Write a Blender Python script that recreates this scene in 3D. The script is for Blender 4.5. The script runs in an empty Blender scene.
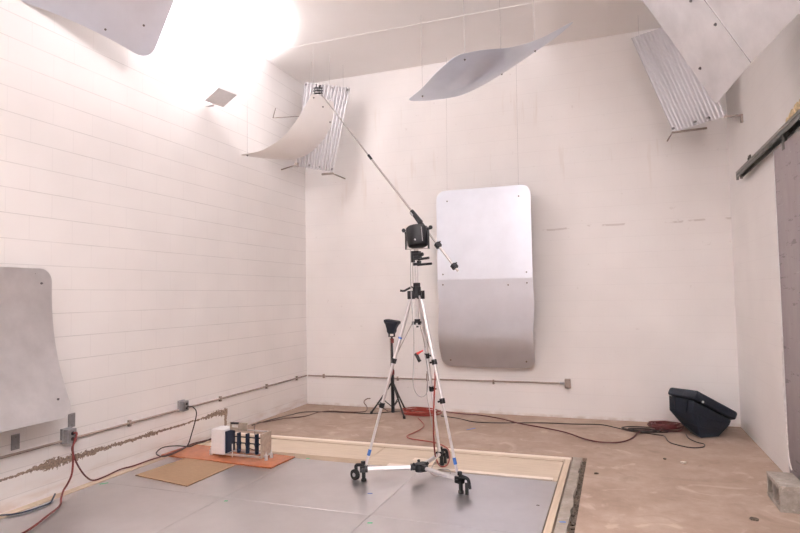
import bpy, bmesh, math, random
import numpy as np
from mathutils import Vector, Matrix
random.seed(7)
C = bpy.context.scene.collection
PI = math.pi

# ------------------------------------------------------------------ camera
CAM_H = 1.626
YAW, PITCH, ROLL, FPX = math.radians(20.115), math.radians(2.925), math.radians(-0.956), 584.5
fw = np.array([-math.sin(YAW)*math.cos(PITCH), math.cos(YAW)*math.cos(PITCH), math.sin(PITCH)])
rt0 = np.array([math.cos(YAW), math.sin(YAW), 0.0])
up0 = np.cross(rt0, fw)
rt = rt0*math.cos(ROLL) + up0*math.sin(ROLL)
up = -rt0*math.sin(ROLL) + up0*math.cos(ROLL)
ORG = np.array([0, 0, CAM_H])
cam_d = bpy.data.cameras.new('camera')
cam = bpy.data.objects.new('camera', cam_d)
C.objects.link(cam)
cam.matrix_world = Matrix(((rt[0], up[0], -fw[0], 0), (rt[1], up[1], -fw[1], 0), (rt[2], up[2], -fw[2], CAM_H), (0, 0, 0, 1)))
cam_d.sensor_width = 36
cam_d.lens = 36*FPX/800
cam_d.clip_start = 0.05
bpy.context.scene.camera = cam


def hit(x, y, ax, v):
    """survey: where the sight line through photo point x, y meets the plane axis = v"""
    d = fw + rt*(x-400)/FPX - up*(y-266.5)/FPX
    return Vector(ORG + d*((v-ORG[ax])/d[ax]))
def F(x, y, z=0.0): return hit(x, y, 2, z)
def B(x, y, Y): return hit(x, y, 1, Y)
def W(x, y, X): return hit(x, y, 0, X)

# room
XL, XR, YB, YF, ZC = -4.5, 1.36, 8.03, -3.0, 5.0

# ------------------------------------------------------------------ materials
def mat(name):
    m = bpy.data.materials.new(name); m.use_nodes = True
    nt = m.node_tree; b = nt.nodes['Principled BSDF']
    return m, nt, b
def N(nt, t, **kw):
    n = nt.nodes.new(t)
    for k, v in kw.items(): setattr(n, k, v)
    return n
def lk(nt, a, b): nt.links.new(a, b)
def math_n(nt, op, a, b=None, c=None):
    n = N(nt, 'ShaderNodeMath', operation=op)
    for i, v in enumerate((a, b, c)):
        if v is None: continue
        if isinstance(v, (int, float)): n.inputs[i].default_value = v
        else: lk(nt, v, n.inputs[i])
    return n.outputs[0]
def ramp(nt, fac, stops):
    r = N(nt, 'ShaderNodeValToRGB')
    cr = r.color_ramp
    while len(cr.elements) < len(stops): cr.elements.new(0.5)
    for e, (p, c) in zip(cr.elements, stops):
        e.position = p; e.color = (c[0], c[1], c[2], 1) if not isinstance(c, (int, float)) else (c, c, c, 1)
    lk(nt, fac, r.inputs[0]); return r.outputs[0]
def mixc(nt, fac, a, b):
    m = N(nt, 'ShaderNodeMix', data_type='RGBA')
    if isinstance(fac, (int, float)): m.inputs[0].default_value = fac
    else: lk(nt, fac, m.inputs[0])
    for i, v in ((6, a), (7, b)):
        if isinstance(v, tuple): m.inputs[i].default_value = (*v, 1)
        else: lk(nt, v, m.inputs[i])
    return m.outputs[2]
def noise(nt, vec, scale, detail=3, rough=.55):
    n = N(nt, 'ShaderNodeTexNoise'); n.inputs['Scale'].default_value = scale
    n.inputs['Detail'].default_value = detail; n.inputs['Roughness'].default_value = rough
    if vec is not None: lk(nt, vec, n.inputs['Vector'])
    return n.outputs['Fac']
def bump(nt, b, h, strength=.3, dist=.01):
    n = N(nt, 'ShaderNodeBump'); n.inputs['Strength'].default_value = strength; n.inputs['Distance'].default_value = dist
    lk(nt, h, n.inputs['Height']); lk(nt, n.outputs[0], b.inputs['Normal'])
def plain(name, col, rough=.5, metal=0.0, var=.12, scale=30, bmp=0.0):
    m, nt, b = mat(name)
    if max(col) < .06: b.inputs['Specular IOR Level'].default_value = .3
    b.inputs['Roughness'].default_value = rough; b.inputs['Metallic'].default_value = metal
    tc = N(nt, 'ShaderNodeTexCoord')
    f = noise(nt, tc.outputs['Object'], scale)
    d = tuple(c*(1-var) for c in col); l = tuple(min(1, c*(1+var)) for c in col)
    lk(nt, ramp(nt, f, [(.3, d), (.7, l)]), b.inputs['Base Color'])
    if bmp: bump(nt, b, f, bmp, .004)
    return m
def stretch(nt, vec, s):
    n = N(nt, 'ShaderNodeMapping'); n.inputs['Scale'].default_value = s
    lk(nt, vec, n.inputs['Vector']); return n.outputs[0]

PAINT = (.868, .846, .834)
def block_wall(name, axis, head, joint, crack=False, rust=False, phase=0.0):
    m, nt, b = mat(name)
    b.inputs['Roughness'].default_value = .55
    g = N(nt, 'ShaderNodeNewGeometry'); s = N(nt, 'ShaderNodeSeparateXYZ'); lk(nt, g.outputs['Position'], s.inputs[0])
    along = s.outputs['Y' if axis == 'y' else 'X']; z = s.outputs['Z']
    cb = N(nt, 'ShaderNodeCombineXYZ')
    lk(nt, math_n(nt, 'ADD', along, 20+phase), cb.inputs[0]); lk(nt, math_n(nt, 'ADD', z, .2032*5-.107), cb.inputs[1])
    br = N(nt, 'ShaderNodeTexBrick'); lk(nt, cb.outputs[0], br.inputs['Vector'])
    br.offset = .5
    for k, v in (('Scale', 1), ('Mortar Size', .0045), ('Mortar Smooth', .5), ('Brick Width', .4064), ('Row Height', .2032), ('Bias', 0)):
        br.inputs[k].default_value = v
    # bed joints only (heads are filled over with paint)
    zz = math_n(nt, 'FRACT', math_n(nt, 'DIVIDE', math_n(nt, 'ADD', z, .2032*5-.107), .2032))
    bed = math_n(nt, 'LESS_THAN', math_n(nt, 'ABSOLUTE', math_n(nt, 'SUBTRACT', math_n(nt, 'FRACT', math_n(nt, 'ADD', zz, .5)), .5)), .0035/.2032)
    big = noise(nt, g.outputs['Position'], 1.3, 2)
    fine = noise(nt, g.outputs['Position'], 45, 3)
    jm = math_n(nt, 'ADD', math_n(nt, 'MULTIPLY', br.outputs['Fac'], head), math_n(nt, 'MULTIPLY', bed, joint))
    jm = math_n(nt, 'MULTIPLY', jm, ramp(nt, noise(nt, g.outputs['Position'], 2.2, 3), [(.3, .35), (.65, 1.0)]))
    lo = tuple(c*.965 for c in PAINT); hi = tuple(min(1, c*1.03) for c in PAINT)
    col = ramp(nt, big, [(.3, lo), (.7, hi)])
    col = mixc(nt, jm, col, tuple(c*.5 for c in PAINT))
    if rust:
        mp = stretch(nt, g.outputs['Position'], (9, 1, .8))
        st = ramp(nt, noise(nt, mp, 1.0, 4), [(.6, 0), (.74, 1)])
        zm = math_n(nt, 'MULTIPLY', ramp(nt, math_n(nt, 'DIVIDE', z, 5), [(.56, 0), (.66, 1), (.86, 1), (.9, 0)]), st)
        col = mixc(nt, math_n(nt, 'MULTIPLY', zm, .22), col, (.50, .36, .22))
        # scuff line
        zc = math_n(nt, 'ABSOLUTE', math_n(nt, 'SUBTRACT', z, math_n(nt, 'ADD', 2.45, math_n(nt, 'MULTIPLY', noise(nt, g.outputs['Position'], 1.0, 1), .1))))
        sc = math_n(nt, 'MULTIPLY', math_n(nt, 'LESS_THAN', zc, .012), ramp(nt, noise(nt, g.outputs['Position'], 5, 3), [(.5, 0), (.55, 1)]))
        sc = math_n(nt, 'MULTIPLY', sc, math_n(nt, 'GREATER_THAN', s.outputs['X'], -.9))
        col = mixc(nt, math_n(nt, 'MULTIPLY', sc, .35), col, (.4, .33, .3))
        dk = ramp(nt, noise(nt, g.outputs['Position'], 14, 2), [(.74, 0), (.76, 1)])
        lowm = ramp(nt, z, [(.015, 1), (.05, 0)])
        col = mixc(nt, math_n(nt, 'MULTIPLY', lowm, ramp(nt, noise(nt, g.outputs['Position'], 6, 3), [(.4, 0), (.6, .4)])), col, (.45, .34, .26))
        col = mixc(nt, math_n(nt, 'MULTIPLY', dk, .15), col, (.4, .34, .3))
    if crack:
        y = s.outputs['Y']
        c1 = N(nt, 'ShaderNodeCombineXYZ'); lk(nt, y, c1.inputs[0])
        n1 = noise(nt, c1.outputs[0], 3.2, 6, .7); n2 = noise(nt, stretch(nt, c1.outputs[0], (1.1, 1, 1)), 1.0, 2)
        zc = math_n(nt, 'ADD', .232, math_n(nt, 'MULTIPLY', n1, .06))
        d = math_n(nt, 'ABSOLUTE', math_n(nt, 'SUBTRACT', z, zc))
        fz = noise(nt, g.outputs['Position'], 28, 4, .7)
        wide = ramp(nt, math_n(nt, 'DIVIDE', math_n(nt, 'SUBTRACT', y, 3.0), 3.2), [(0, .25), (.14, .2), (.20, .95), (.27, .8), (.42, .35), (.53, .3), (.56, .75), (.60, .25), (.80, .2), (.88, .75), (.95, .95), (1, .5)])
        w = math_n(nt, 'ADD', .003, math_n(nt, 'MULTIPLY', wide, .066))
        w = math_n(nt, 'MULTIPLY', w, ramp(nt, fz, [(.34, .12), (.66, 1.0)]))
        cm = math_n(nt, 'MULTIPLY', math_n(nt, 'LESS_THAN', d, w), math_n(nt, 'LESS_THAN', y, 6.06))
        yv = math_n(nt, 'ABSOLUTE', math_n(nt, 'SUBTRACT', y, 6.02))
        vm = math_n(nt, 'MULTIPLY', math_n(nt, 'LESS_THAN', yv, math_n(nt, 'MULTIPLY', fz, .05)), math_n(nt, 'LESS_THAN', math_n(nt, 'ABSOLUTE', math_n(nt, 'SUBTRACT', z, .19)), .10))
        cm = math_n(nt, 'MAXIMUM', cm, vm)
        ccol = ramp(nt, noise(nt, g.outputs['Position'], 60, 3), [(.3, (.12, .085, .065)), (.7, (.36, .27, .21))])
        col = mixc(nt, cm, col, ccol)
        # grubby lower courses
        lowm = math_n(nt, 'MULTIPLY', ramp(nt, z, [(.0, 1), (.2, 0)]), ramp(nt, noise(nt, stretch(nt, g.outputs['Position'], (1, 1.2, 6)), 2.0, 4), [(.45, 0), (.65, .5)]))
        col = mixc(nt, lowm, col, (.55, .40, .30))
    lk(nt, col, b.inputs['Base Color'])
    h = math_n(nt, 'SUBTRACT', math_n(nt, 'MULTIPLY', fine, .25), math_n(nt, 'MULTIPLY', jm, 1.6))
    if crack: h = math_n(nt, 'SUBTRACT', h, math_n(nt, 'MULTIPLY', cm, 2.0))
    bump(nt, b, h, .35, .006)
    return m

M = {}
M['wall_left'] = block_wall('painted block', 'y', .13, .30, crack=True, phase=.13)
M['wall_back'] = block_wall('painted block back', 'x', .035, .06, rust=True)
M['wall_side'] = block_wall('painted block side', 'y', .04, .05)

def ceil_mat():
    m, nt, b = mat('painted ceiling'); b.inputs['Roughness'].default_value = .6
    g = N(nt, 'ShaderNodeNewGeometry')
    lk(nt, ramp(nt, noise(nt, g.outputs['Position'], 1.1, 3), [(.3, (.87, .848, .83)), (.7, (.905, .885, .87))]), b.inputs['Base Color'])
    bump(nt, b, noise(nt, g.outputs['Position'], 60, 2), .08, .004)
    return m
M['ceiling'] = ceil_mat()

def concrete(name, cols, rough=.75, stain=.6, sc=1.0):
    m, nt, b = mat(name); b.inputs['Roughness'].default_value = rough
    g = N(nt, 'ShaderNodeNewGeometry'); p = g.outputs['Position']
    a = noise(nt, p, 1.7*sc, 8, .72); c = noise(nt, p, 11*sc, 5, .75); f = noise(nt, p, 90*sc, 2)
    base = ramp(nt, a, [(.28, cols[0]), (.5, cols[1]), (.72, cols[2])])
    base = mixc(nt, math_n(nt, 'MULTIPLY', ramp(nt, c, [(.52, 0), (.72, 1)]), stain*.6), base, cols[0])
    base = mixc(nt, math_n(nt, 'MULTIPLY', ramp(nt, c, [(.26, 1), (.40, 0)]), stain*.5), base, cols[2])
    base = mixc(nt, ramp(nt, noise(nt, p, 9*sc, 3, .8), [(.73, 0), (.77, stain)]), base, tuple(x*.4 for x in cols[0]))
    wv = N(nt, 'ShaderNodeTexNoise'); wv.inputs['Scale'].default_value = 2.6*sc; wv.inputs['Detail'].default_value = 5; wv.inputs['Distortion'].default_value = 1.6
    lk(nt, p, wv.inputs['Vector'])
    base = mixc(nt, math_n(nt, 'MULTIPLY', ramp(nt, wv.outputs['Fac'], [(.60, 0), (.68, 1)]), .45), base, tuple(min(1, x*1.25) for x in cols[2]))
    base = mixc(nt, math_n(nt, 'MULTIPLY', ramp(nt, wv.outputs['Fac'], [(.30, 1), (.40, 0)]), .35), base, tuple(x*.75 for x in cols[0]))
    lk(nt, base, b.inputs['Base Color'])
    bump(nt, b, math_n(nt, 'ADD', math_n(nt, 'MULTIPLY', c, .7), math_n(nt, 'MULTIPLY', f, .3)), .25, .006)
    return m
M['concrete'] = concrete('bare concrete floor', ((.255, .180, .138), (.335, .245, .193), (.43, .335, .27)))
M['curb'] = concrete('rough concrete curb', ((.20, .165, .14), (.275, .235, .20), (.37, .32, .28)), .85, .9, 3)
M['block'] = concrete('cinder block', ((.22, .19, .165), (.31, .275, .24), (.42, .38, .34)), .9, .8, 5)
M['dirt'] = plain('dark gravel dirt', (.10, .075, .055), .95, 0, .6, 40, 1.0)

def wood(name, dark, light, scale=(1, 14, 14), rough=.6, ns=3.0):
    m, nt, b = mat(name); b.inputs['Roughness'].default_value = rough
    tc = N(nt, 'ShaderNodeTexCoord')
    f = noise(nt, stretch(nt, tc.outputs['Object'], scale), ns, 5, .6)
    lk(nt, ramp(nt, f, [(.3, dark), (.7, light)]), b.inputs['Base Color'])
    bump(nt, b, f, .1, .003)
    return m
M['plywood'] = wood('pale plywood', (.50, .40, .305), (.62, .52, .41))
M['plywood_y'] = wood('pale plywood lengthwise', (.50, .39, .285), (.62, .505, .39), (14, 1, 14))
M['whitewood'] = wood('whitewashed board', (.72, .62, .52), (.84, .76, .68))
M['hardboard'] = wood('brown fibreboard', (.20, .12, .066), (.30, .19, .108), (3, 22, 3), .7, 5)
M['orangeboard'] = plain('varnished orange hardboard', (.37, .12, .05), .25, 0, .22, 9)
M['boardedge'] = plain('dark board edge', (.07, .035, .02), .7)

def steel(name, col, rough, var=.06, scale=3.0, metal=1.0, scr=0.0, aniso=(1, 1, 1)):
    m, nt, b = mat(name); b.inputs['Metallic'].default_value = metal
    tc = N(nt, 'ShaderNodeTexCoord'); v = tc.outputs['Object']
    f = noise(nt, stretch(nt, v, aniso), scale, 4, .6)
    lk(nt, ramp(nt, f, [(.3, tuple(c*(1-var) for c in col)), (.7, tuple(min(1, c*(1+var)) for c in col))]), b.inputs['Base Color'])
    r2 = noise(nt, v, scale*2.3, 4, .65)
    lk(nt, math_n(nt, 'ADD', rough-.06, math_n(nt, 'MULTIPLY', r2, .12)), b.inputs['Roughness'])
    bump(nt, b, noise(nt, v, 1.6, 2), scr, .02)
    return m
M['sheet'] = steel('brushed steel sheet', (.66, .695, .765), .335, .05, 2.5)
M['sheet_dull'] = steel('dull galvanised sheet', (.66, .645, .65), .42, .10, 4)
M['sheet_white'] = plain('off-white coated sheet', (.80, .765, .74), .5, 0, .03, 3)
M['plate'] = steel('worn steel floor plate', (.71, .695, .705), .335, .07, 2.0, 1.0, .06)
M['corr'] = plain('corrugated galvanised steel', (.60, .585, .595), .42, 1.0, .03, 2)
M['bolt'] = plain('dark bolt steel', (.16, .15, .15), .4, .8)
M['alu'] = plain('silver aluminium tube', (.72, .71, .72), .3, .9, .05)
M['darkalu'] = plain('grey aluminium tube', (.42, .39, .37), .35, .85, .08)
M['black'] = plain('black plastic', (.009, .009, .011), .5, 0, .3)
M['blackmetal'] = plain('black enamel', (.010, .010, .012), .45, 0, .3)
M['rubber'] = plain('black rubber', (.02, .02, .02), .8, 0, .2)
M['spk'] = plain('dark textured speaker plastic', (.011, .015, .024), .5, 0, .35, 120, .3)
M['redcable'] = plain('dark red cable jacket', (.13, .016, .014), .5)
M['orangecable'] = plain('bright red cable jacket', (.25, .028, .016), .5)
M['marooncable'] = plain('maroon cable jacket', (.085, .014, .013), .5)
M['blackcable'] = plain('black cable jacket', (.028, .02, .018), .55)
M['browncable'] = plain('brown cable jacket', (.10, .05, .035), .55)
M['bluecable'] = plain('blue grey cable jacket', (.02, .03, .055), .5)
M['whitecable'] = plain('white cable jacket', (.75, .73, .71), .5)
M['conduit'] = plain('painted steel conduit', (.31, .25, .22), .5, .1)  # darkened so the pipe's colour carries the shadow line along it
M['boxgrey'] = plain('grey cast box', (.30, .30, .31), .45, .5)
M['plategrey'] = plain('grey cover plate', (.25, .245, .25), .5, .4)
M['whitepaint'] = plain('white enamel', (.80, .79, .79), .35, 0, .03)
M['bluetape'] = plain('blue tape', (.05, .16, .50), .6)
M['greentape'] = plain('green tape', (.10, .55, .30), .6)
M['redplastic'] = plain('red plastic', (.60, .05, .04), .4)
M['greyplastic'] = plain('grey plastic', (.40, .39, .39), .4)
M['navy'] = plain('dark blue enamel', (.007, .016, .038), .45)
M['tan'] = plain('tan metal plate', (.47, .40, .33), .45, .35, .15)
M['clear'] = plain('clear foot', (.62, .58, .58), .15, 0, .1)
M['foam'] = plain('yellow insulation', (.72, .57, .36), .9, 0, .35, 25, .8)
M['rail'] = plain('grey green steel rail', (.13, .13, .12), .45, .55, .3, 12)
M['railtop'] = plain('worn rail edge', (.30, .29, .27), .4, .6)
M['bracket'] = plain('painted bracket steel', (.30, .25, .22), .5, .5)

def door_mat():
    m, nt, b = mat('scuffed grey steel door'); b.inputs['Metallic'].default_value = .35; b.inputs['Roughness'].default_value = .5
    g = N(nt, 'ShaderNodeNewGeometry'); p = g.outputs['Position']
    a = noise(nt, stretch(nt, p, (1, 1.5, .5)), 1.6, 5, .65)
    col = ramp(nt, a, [(.3, (.235, .195, .205)), (.7, (.355, .31, .315))])
    s1 = ramp(nt, noise(nt, stretch(nt, p, (1, 1, 7)), 3.0, 5, .75), [(.60, 0), (.63, 1)])
    col = mixc(nt, math_n(nt, 'MULTIPLY', s1, .6), col, (.10, .085, .085))
    s2 = ramp(nt, noise(nt, stretch(nt, p, (1, 1.4, 8)), 3.7, 5, .8), [(.64, 0), (.67, 1)])
    col = mixc(nt, math_n(nt, 'MULTIPLY', s2, .45), col, (.55, .52, .52))
    lk(nt, col, b.inputs['Base Color']); bump(nt, b, a, .15, .01)
    return m
M['door'] = door_mat()

# ------------------------------------------------------------------ mesh helpers
class MB:
    def __init__(s): s.bm = bmesh.new()
    def box(s, lo, hi, rot=None, piv=None, bev=0):
        lo, hi = Vector(lo), Vector(hi)
        r = bmesh.ops.create_cube(s.bm, size=1)
        sz = hi-lo; c = (hi+lo)/2
        for v in r['verts']:
            v.co = Vector((v.co.x*sz.x, v.co.y*sz.y, v.co.z*sz.z))
        if bev:
            es = list({e for v in r['verts'] for e in v.link_edges})
            q = bmesh.ops.bevel(s.bm, geom=es, offset=bev, segments=2, affect='EDGES', profile=.5)
            vs = list({v for f in q['faces'] for v in f.verts} | {v for v in r['verts'] if v.is_valid})
        else: vs = r['verts']
        for v in vs:
            v.co = v.co + c
            if rot is not None:
                pv = Vector(piv) if piv is not None else c
                v.co = rot @ (v.co-pv) + pv
        return s
    def cyl(s, a, b, r, r2=None, seg=16):
        a, b = Vector(a), Vector(b); r2 = r if r2 is None else r2
        d = (b-a); L = d.length; q = d.to_track_quat('Z', 'Y').to_matrix()
        res = bmesh.ops.create_cone(s.bm, cap_ends=True, segments=seg, radius1=r, radius2=r2, depth=L)
        for v in res['verts']: v.co = q @ v.co + (a+b)/2
        return s
    def sphere(s, c, r, sc=(1, 1, 1), seg=16):
        res = bmesh.ops.create_uvsphere(s.bm, u_segments=seg, v_segments=max(8, seg//2), radius=r)
        for v in res['verts']: v.co = Vector((v.co.x*sc[0], v.co.y*sc[1], v.co.z*sc[2])) + Vector(c)
        return s
    def tube(s, pts, r, seg=8, closed=False, smooth=6):
        pts = [Vector(p) for p in pts]
        if smooth: pts = catmull(pts, smooth)
        n = len(pts); rings = []
        t = (pts[1]-pts[0]).normalized()
        nrm = t.orthogonal().normalized()
        for i, p in enumerate(pts):
            t2 = (pts[min(i+1, n-1)]-pts[max(i-1, 0)])
            t2 = t2.normalized() if t2.length > 1e-9 else t
            nrm = (nrm - t2*nrm.dot(t2)); nrm = nrm.normalized() if nrm.length > 1e-6 else t2.orthogonal().normalized()
            bi = t2.cross(nrm); t = t2
            rings.append([s.bm.verts.new(p + (nrm*math.cos(2*PI*k/seg)+bi*math.sin(2*PI*k/seg))*r) for k in range(seg)])
        for i in range(n-1):
            for k in range(seg):
                s.bm.faces.new((rings[i][k], rings[i][(k+1) % seg], rings[i+1][(k+1) % seg], rings[i+1][k]))
        s.bm.faces.new(rings[0][::-1]); s.bm.faces.new(rings[-1])
        return s
    def torus(s, c, R, r, axis, seg=24, ms=8):
        c = Vector(c); ax = Vector(axis).normalized(); u = ax.orthogonal().normalized(); w = ax.cross(u)
        rings = []
        for i in range(seg):
            a = 2*PI*i/seg; e = u*math.cos(a)+w*math.sin(a)
            rings.append([s.bm.verts.new(c + e*(R+r*math.cos(2*PI*k/ms)) + ax*r*math.sin(2*PI*k/ms)) for k in range(ms)])
        for i in range(seg):
            for k in range(ms):
                s.bm.faces.new((rings[i][k], rings[(i+1) % seg][k], rings[(i+1) % seg][(k+1) % ms], rings[i][(k+1) % ms]))
        return s
    def loft(s, rings, cap=True):
        vr = [[s.bm.verts.new(Vector(p)) for p in r] for r in rings]
        n = len(vr[0])
        for a, b in zip(vr[:-1], vr[1:]):
            for k in range(n): s.bm.faces.new((a[k], a[(k+1) % n], b[(k+1) % n], b[k]))
        if cap: s.bm.faces.new(vr[0][::-1]); s.bm.faces.new(vr[-1])
        return s
    def prism(s, poly, z0, z1):
        return s.loft([[(x, y, z0) for x, y in poly], [(x, y, z1) for x, y in poly]])
    def grid(s, P):
        v = [[s.bm.verts.new(Vector(p)) for p in row] for row in P]
        for i in range(len(v)-1):
            for j in range(len(v[0])-1):
                s.bm.faces.new((v[i][j], v[i][j+1], v[i+1][j+1], v[i+1][j]))
        return s
    def done(s, name, m, parent=None, smooth=True, solid=0, bev=0, label=None, loc=None):
        bm = s.bm
        bmesh.ops.recalc_face_normals(bm, faces=bm.faces[:])
        if loc is None:
            if parent is not None: base = Vector(parent.location)
            else:
                xs = [v.co for v in bm.verts]
                base = Vector(((min(c.x for c in xs)+max(c.x for c in xs))/2, (min(c.y for c in xs)+max(c.y for c in xs))/2, min(c.z for c in xs)))
        else: base = Vector(loc)
        if parent is not None:
            base = parent_world(parent)
        for v in bm.verts: v.co -= base
        if solid: bmesh.ops.solidify(bm, geom=bm.faces[:], thickness=solid)
        me = bpy.data.meshes.new(name); bm.to_mesh(me); bm.free()
        o = bpy.data.objects.new(name, me); C.objects.link(o)
        for mm in (m if isinstance(m, list) else [m]): me.materials.append(mm)
        if parent is not None: o.parent = parent
        else: o.location = base
        if smooth:
            for p in me.polygons: p.use_smooth = True
            try: me.set_sharp_from_angle(angle=math.radians(35))
            except Exception: pass
        if bev:
            q = o.modifiers.new('bevel', 'BEVEL'); q.width = bev; q.segments = 2; q.limit_method = 'ANGLE'
        if label: o['label'] = label
        return o
def parent_world(p):
    v = Vector((0, 0, 0))
    while p is not None: v += Vector(p.location); p = p.parent
    return v
def catmull(P, k):
    out = []; n = len(P)
    if n < 3: return P
    for i in range(n-1):
        p0, p1, p2, p3 = P[max(i-1, 0)], P[i], P[i+1], P[min(i+2, n-1)]
        for j in range(k):
            t = j/k
            out.append(.5*((2*p1)+(p2-p0)*t+(2*p0-5*p1+4*p2-p3)*t*t+(3*p1-p0-3*p2+p3)*t**3))
    out.append(P[-1]); return out
def tag(o, label, cat, group=None):
    o['label'] = label; o['category'] = cat
    if group: o['group'] = group
    return o
def struct(o): o['kind'] = 'structure'; return o
def thing(name, loc, label, cat, group=None):
    o = bpy.data.objects.new(name, None); C.objects.link(o); o.location = loc
    o.empty_display_size = .1
    return tag(o, label, cat, group)

# curved sheets -------------------------------------------------------------
def cm1(P, t):
    """Catmull-Rom through the list P at t in 0..1 (end segments linear-ish)"""
    n = len(P)-1
    if n == 1: return P[0]*(1-t)+P[1]*t
    x = min(max(t, 0), 1)*n; i = min(int(x), n-1); u = x-i
    p1, p2 = P[i], P[i+1]
    p0 = P[i-1] if i > 0 else 2*p1-p2
    p3 = P[i+2] if i+2 <= n else 2*p2-p1
    return .5*((2*p1)+(p2-p0)*u+(2*p0-5*p1+4*p2-p3)*u*u+(3*p1-p0-3*p2+p3)*u**3)
def surf(ctrl, u, v):
    return cm1([cm1(row, v) for row in ctrl], u)
def sheet_rows(nu, nv, ru, rv):
    """parameter rows of a rounded rectangle; ru, rv corner radius as a share of each side"""
    us = []
    k = 6
    for i in range(k): us.append(ru*(1-math.cos(PI/2*i/k)))
    us += [ru+(1-2*ru)*i/nu for i in range(nu)]
    us += [1-ru*(1-math.cos(PI/2*(k-i)/k)) for i in range(k+1)]
    rows = []
    for u in us:
        e = max(0, ru-u, u-(1-ru))/ru if ru > 0 else 0
        ins = rv*(1-math.sqrt(max(0, 1-e*e)))
        rows.append([(u, ins+(1-2*ins)*j/nv) for j in range(nv+1)])
    return rows
def sheet(ctrl, ru=.1, rv=.1, nu=24, nv=24):
    mb = MB(); mb.grid([[surf(ctrl, u, v) for u, v in row] for row in sheet_rows(nu, nv, ru, rv)])
    return mb
def bolts(parent, ctrl, uvs, r=.012, L=.016, name='bolt'):
    for u, v in uvs:
        p = surf(ctrl, u, v); e = .01
        du = surf(ctrl, min(u+e, 1), v)-surf(ctrl, max(u-e, 0), v); dv = surf(ctrl, u, min(v+e, 1))-surf(ctrl, u, max(v-e, 0))
        n = du.cross(dv).normalized()
        MB().cyl(p-n*L, p+n*L, r*.55, seg=8).cyl(p-n*.006, p+n*.006, r, seg=10).done(name, M['bolt'], parent)
def wires(parent, pts, top=ZC, r=.0016):
    for p in pts:
        MB().cyl(p, (p[0], p[1], top-.0015), r, seg=6).done('suspension_wire', M['greyplastic'], parent)

# ------------------------------------------------------------------ the room
T = .2
struct(MB().box((XL-T, YF-T, -.3), (XL, YB+T, ZC+.1)).done('wall_left', M['wall_left'], smooth=False))
struct(MB().box((XL, YB, -.3), (XR, YB+T, ZC+.1)).done('wall_back', M['wall_back'], smooth=False))
DY0, DY1, DZ = 3.75, 5.40, 2.62     # opening behind the sliding door
w = MB()
w.box((XR, YF-T, -.3), (XR+T, DY0, ZC+.1)).box((XR, DY1, -.3), (XR+T, YB+T, ZC+.1)).box((XR, DY0, DZ), (XR+T, DY1, ZC+.1)).box((XR+T, DY0-.1, -.3), (XR+T+.05, DY1+.1, DZ+.1))
struct(w.done('wall_right', M['wall_side'], smooth=False))
struct(MB().box((XL, YF-T, -.3), (XR, YF, ZC+.1)).done('wall_front', M['wall_side'], smooth=False))
struct(MB().box((XL, YF, ZC), (XR, YB, ZC+.1)).done('ceiling', M['ceiling'], smooth=False))
struct(MB().box((XL, 6.75, ZC-.004), (XR, 6.79, ZC)).done('trim_1', M['ceiling'], smooth=False))
# floor with the sunken test opening
PX0, PX1, PY0, PY1 = -4.46, -.312, 2.78, 6.12
f = MB()
f.box((XL, PY1, -.3), (XR, YB, 0)).box((PX1, YF, -.3), (XR, PY1, 0)).box((XL, YF, -.3), (PX1, PY0, 0)).box((XL, PY0, -.3), (PX0, PY1, 0))
f.box((PX0, PY0, -.3), (PX1, PY1, -.06))
struct(f.done('floor', M['concrete'], smooth=False))

# ragged dark trench along the curb: gravel lying in the gap
g = MB()
ny = 60
rows = []
for i in range(ny+1):
    y = PY0+.02+(PY1-PY0-.03)*i/ny
    rows.append([(x, y, -.045+.02*random.random()) for x in (-.366, -.349, -.332, -.314)])
g.grid(rows)
for i in range(220):
    y = random.uniform(PY0+.03, PY1-.05); x = random.uniform(-.35, -.308); r = random.uniform(.006, .016)
    g.sphere((x, y, -.012-r), r, (1, 1.2, .8), 6)
o = g.done('gravel', M['dirt'], smooth=False); o['kind'] = 'stuff'; tag(o, 'dark gravel filling the gap along the concrete curb', 'gravel')

# concrete curb and wooden surround
ys = [PY0+.02+(PY1-PY0-.02)*i/40 for i in range(41)]
poly = [(-.444, y) for y in ys] + [(-.360+random.uniform(-.010, .008), y) for y in ys[::-1]]
tag(MB().prism(poly, -.06, .004).done('concrete_curb', M['curb'], smooth=False), 'rough grey concrete curb bordering the pale wooden strip and steel plates', 'curb')
tag(MB().box((-.512, PY0+.02, -.06), (-.458, 5.99, .010)).done('wooden_strip', M['plywood_y'], smooth=False, bev=.003), 'pale wooden strip between the steel floor plates and the concrete curb', 'board')
tag(MB().box((-3.95, 5.43, -.06), (-2.372, 5.90, .008)).done('plywood_board', M['plywood'], smooth=False, bev=.003), 'pale plywood board behind the dark gap, nearer the tapping machine', 'board')
tag(MB().box((-2.365, 5.285, -.06), (-.520, 5.90, .009)).done('plywood_board', M['plywood'], smooth=False, bev=.003), 'pale plywood board behind the dolly, reaching the wooden corner strip', 'board')
tag(MB().box((-4.40, 5.925, -.06), (-.520, 5.985, .012)).done('wooden_joist', M['plywood'], smooth=False, bev=.003), 'long narrow pale joist along the back edge of the plywood', 'board')
tag(MB().box((-4.40, 6.02, -.06), (-.455, 6.10, .003)).done('wooden_joist', M['whitewood'], smooth=False, bev=.003), 'whitish joist set flush beside the bare concrete floor', 'board')
tag(MB().box((-4.455, PY0+.02, -.06), (-4.375, 6.0, .018)).done('wooden_strip', M['plywood_y'], smooth=False, bev=.003), 'narrow tan wooden strip along the foot of the cracked block wall', 'board')
tag(MB().box((-4.37, 5.262, -.06), (-3.96, 5.90, .006)).done('plywood_board', M['plywood'], smooth=False, bev=.003), 'short plywood piece by the cracked wall behind the orange board', 'board')
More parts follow.
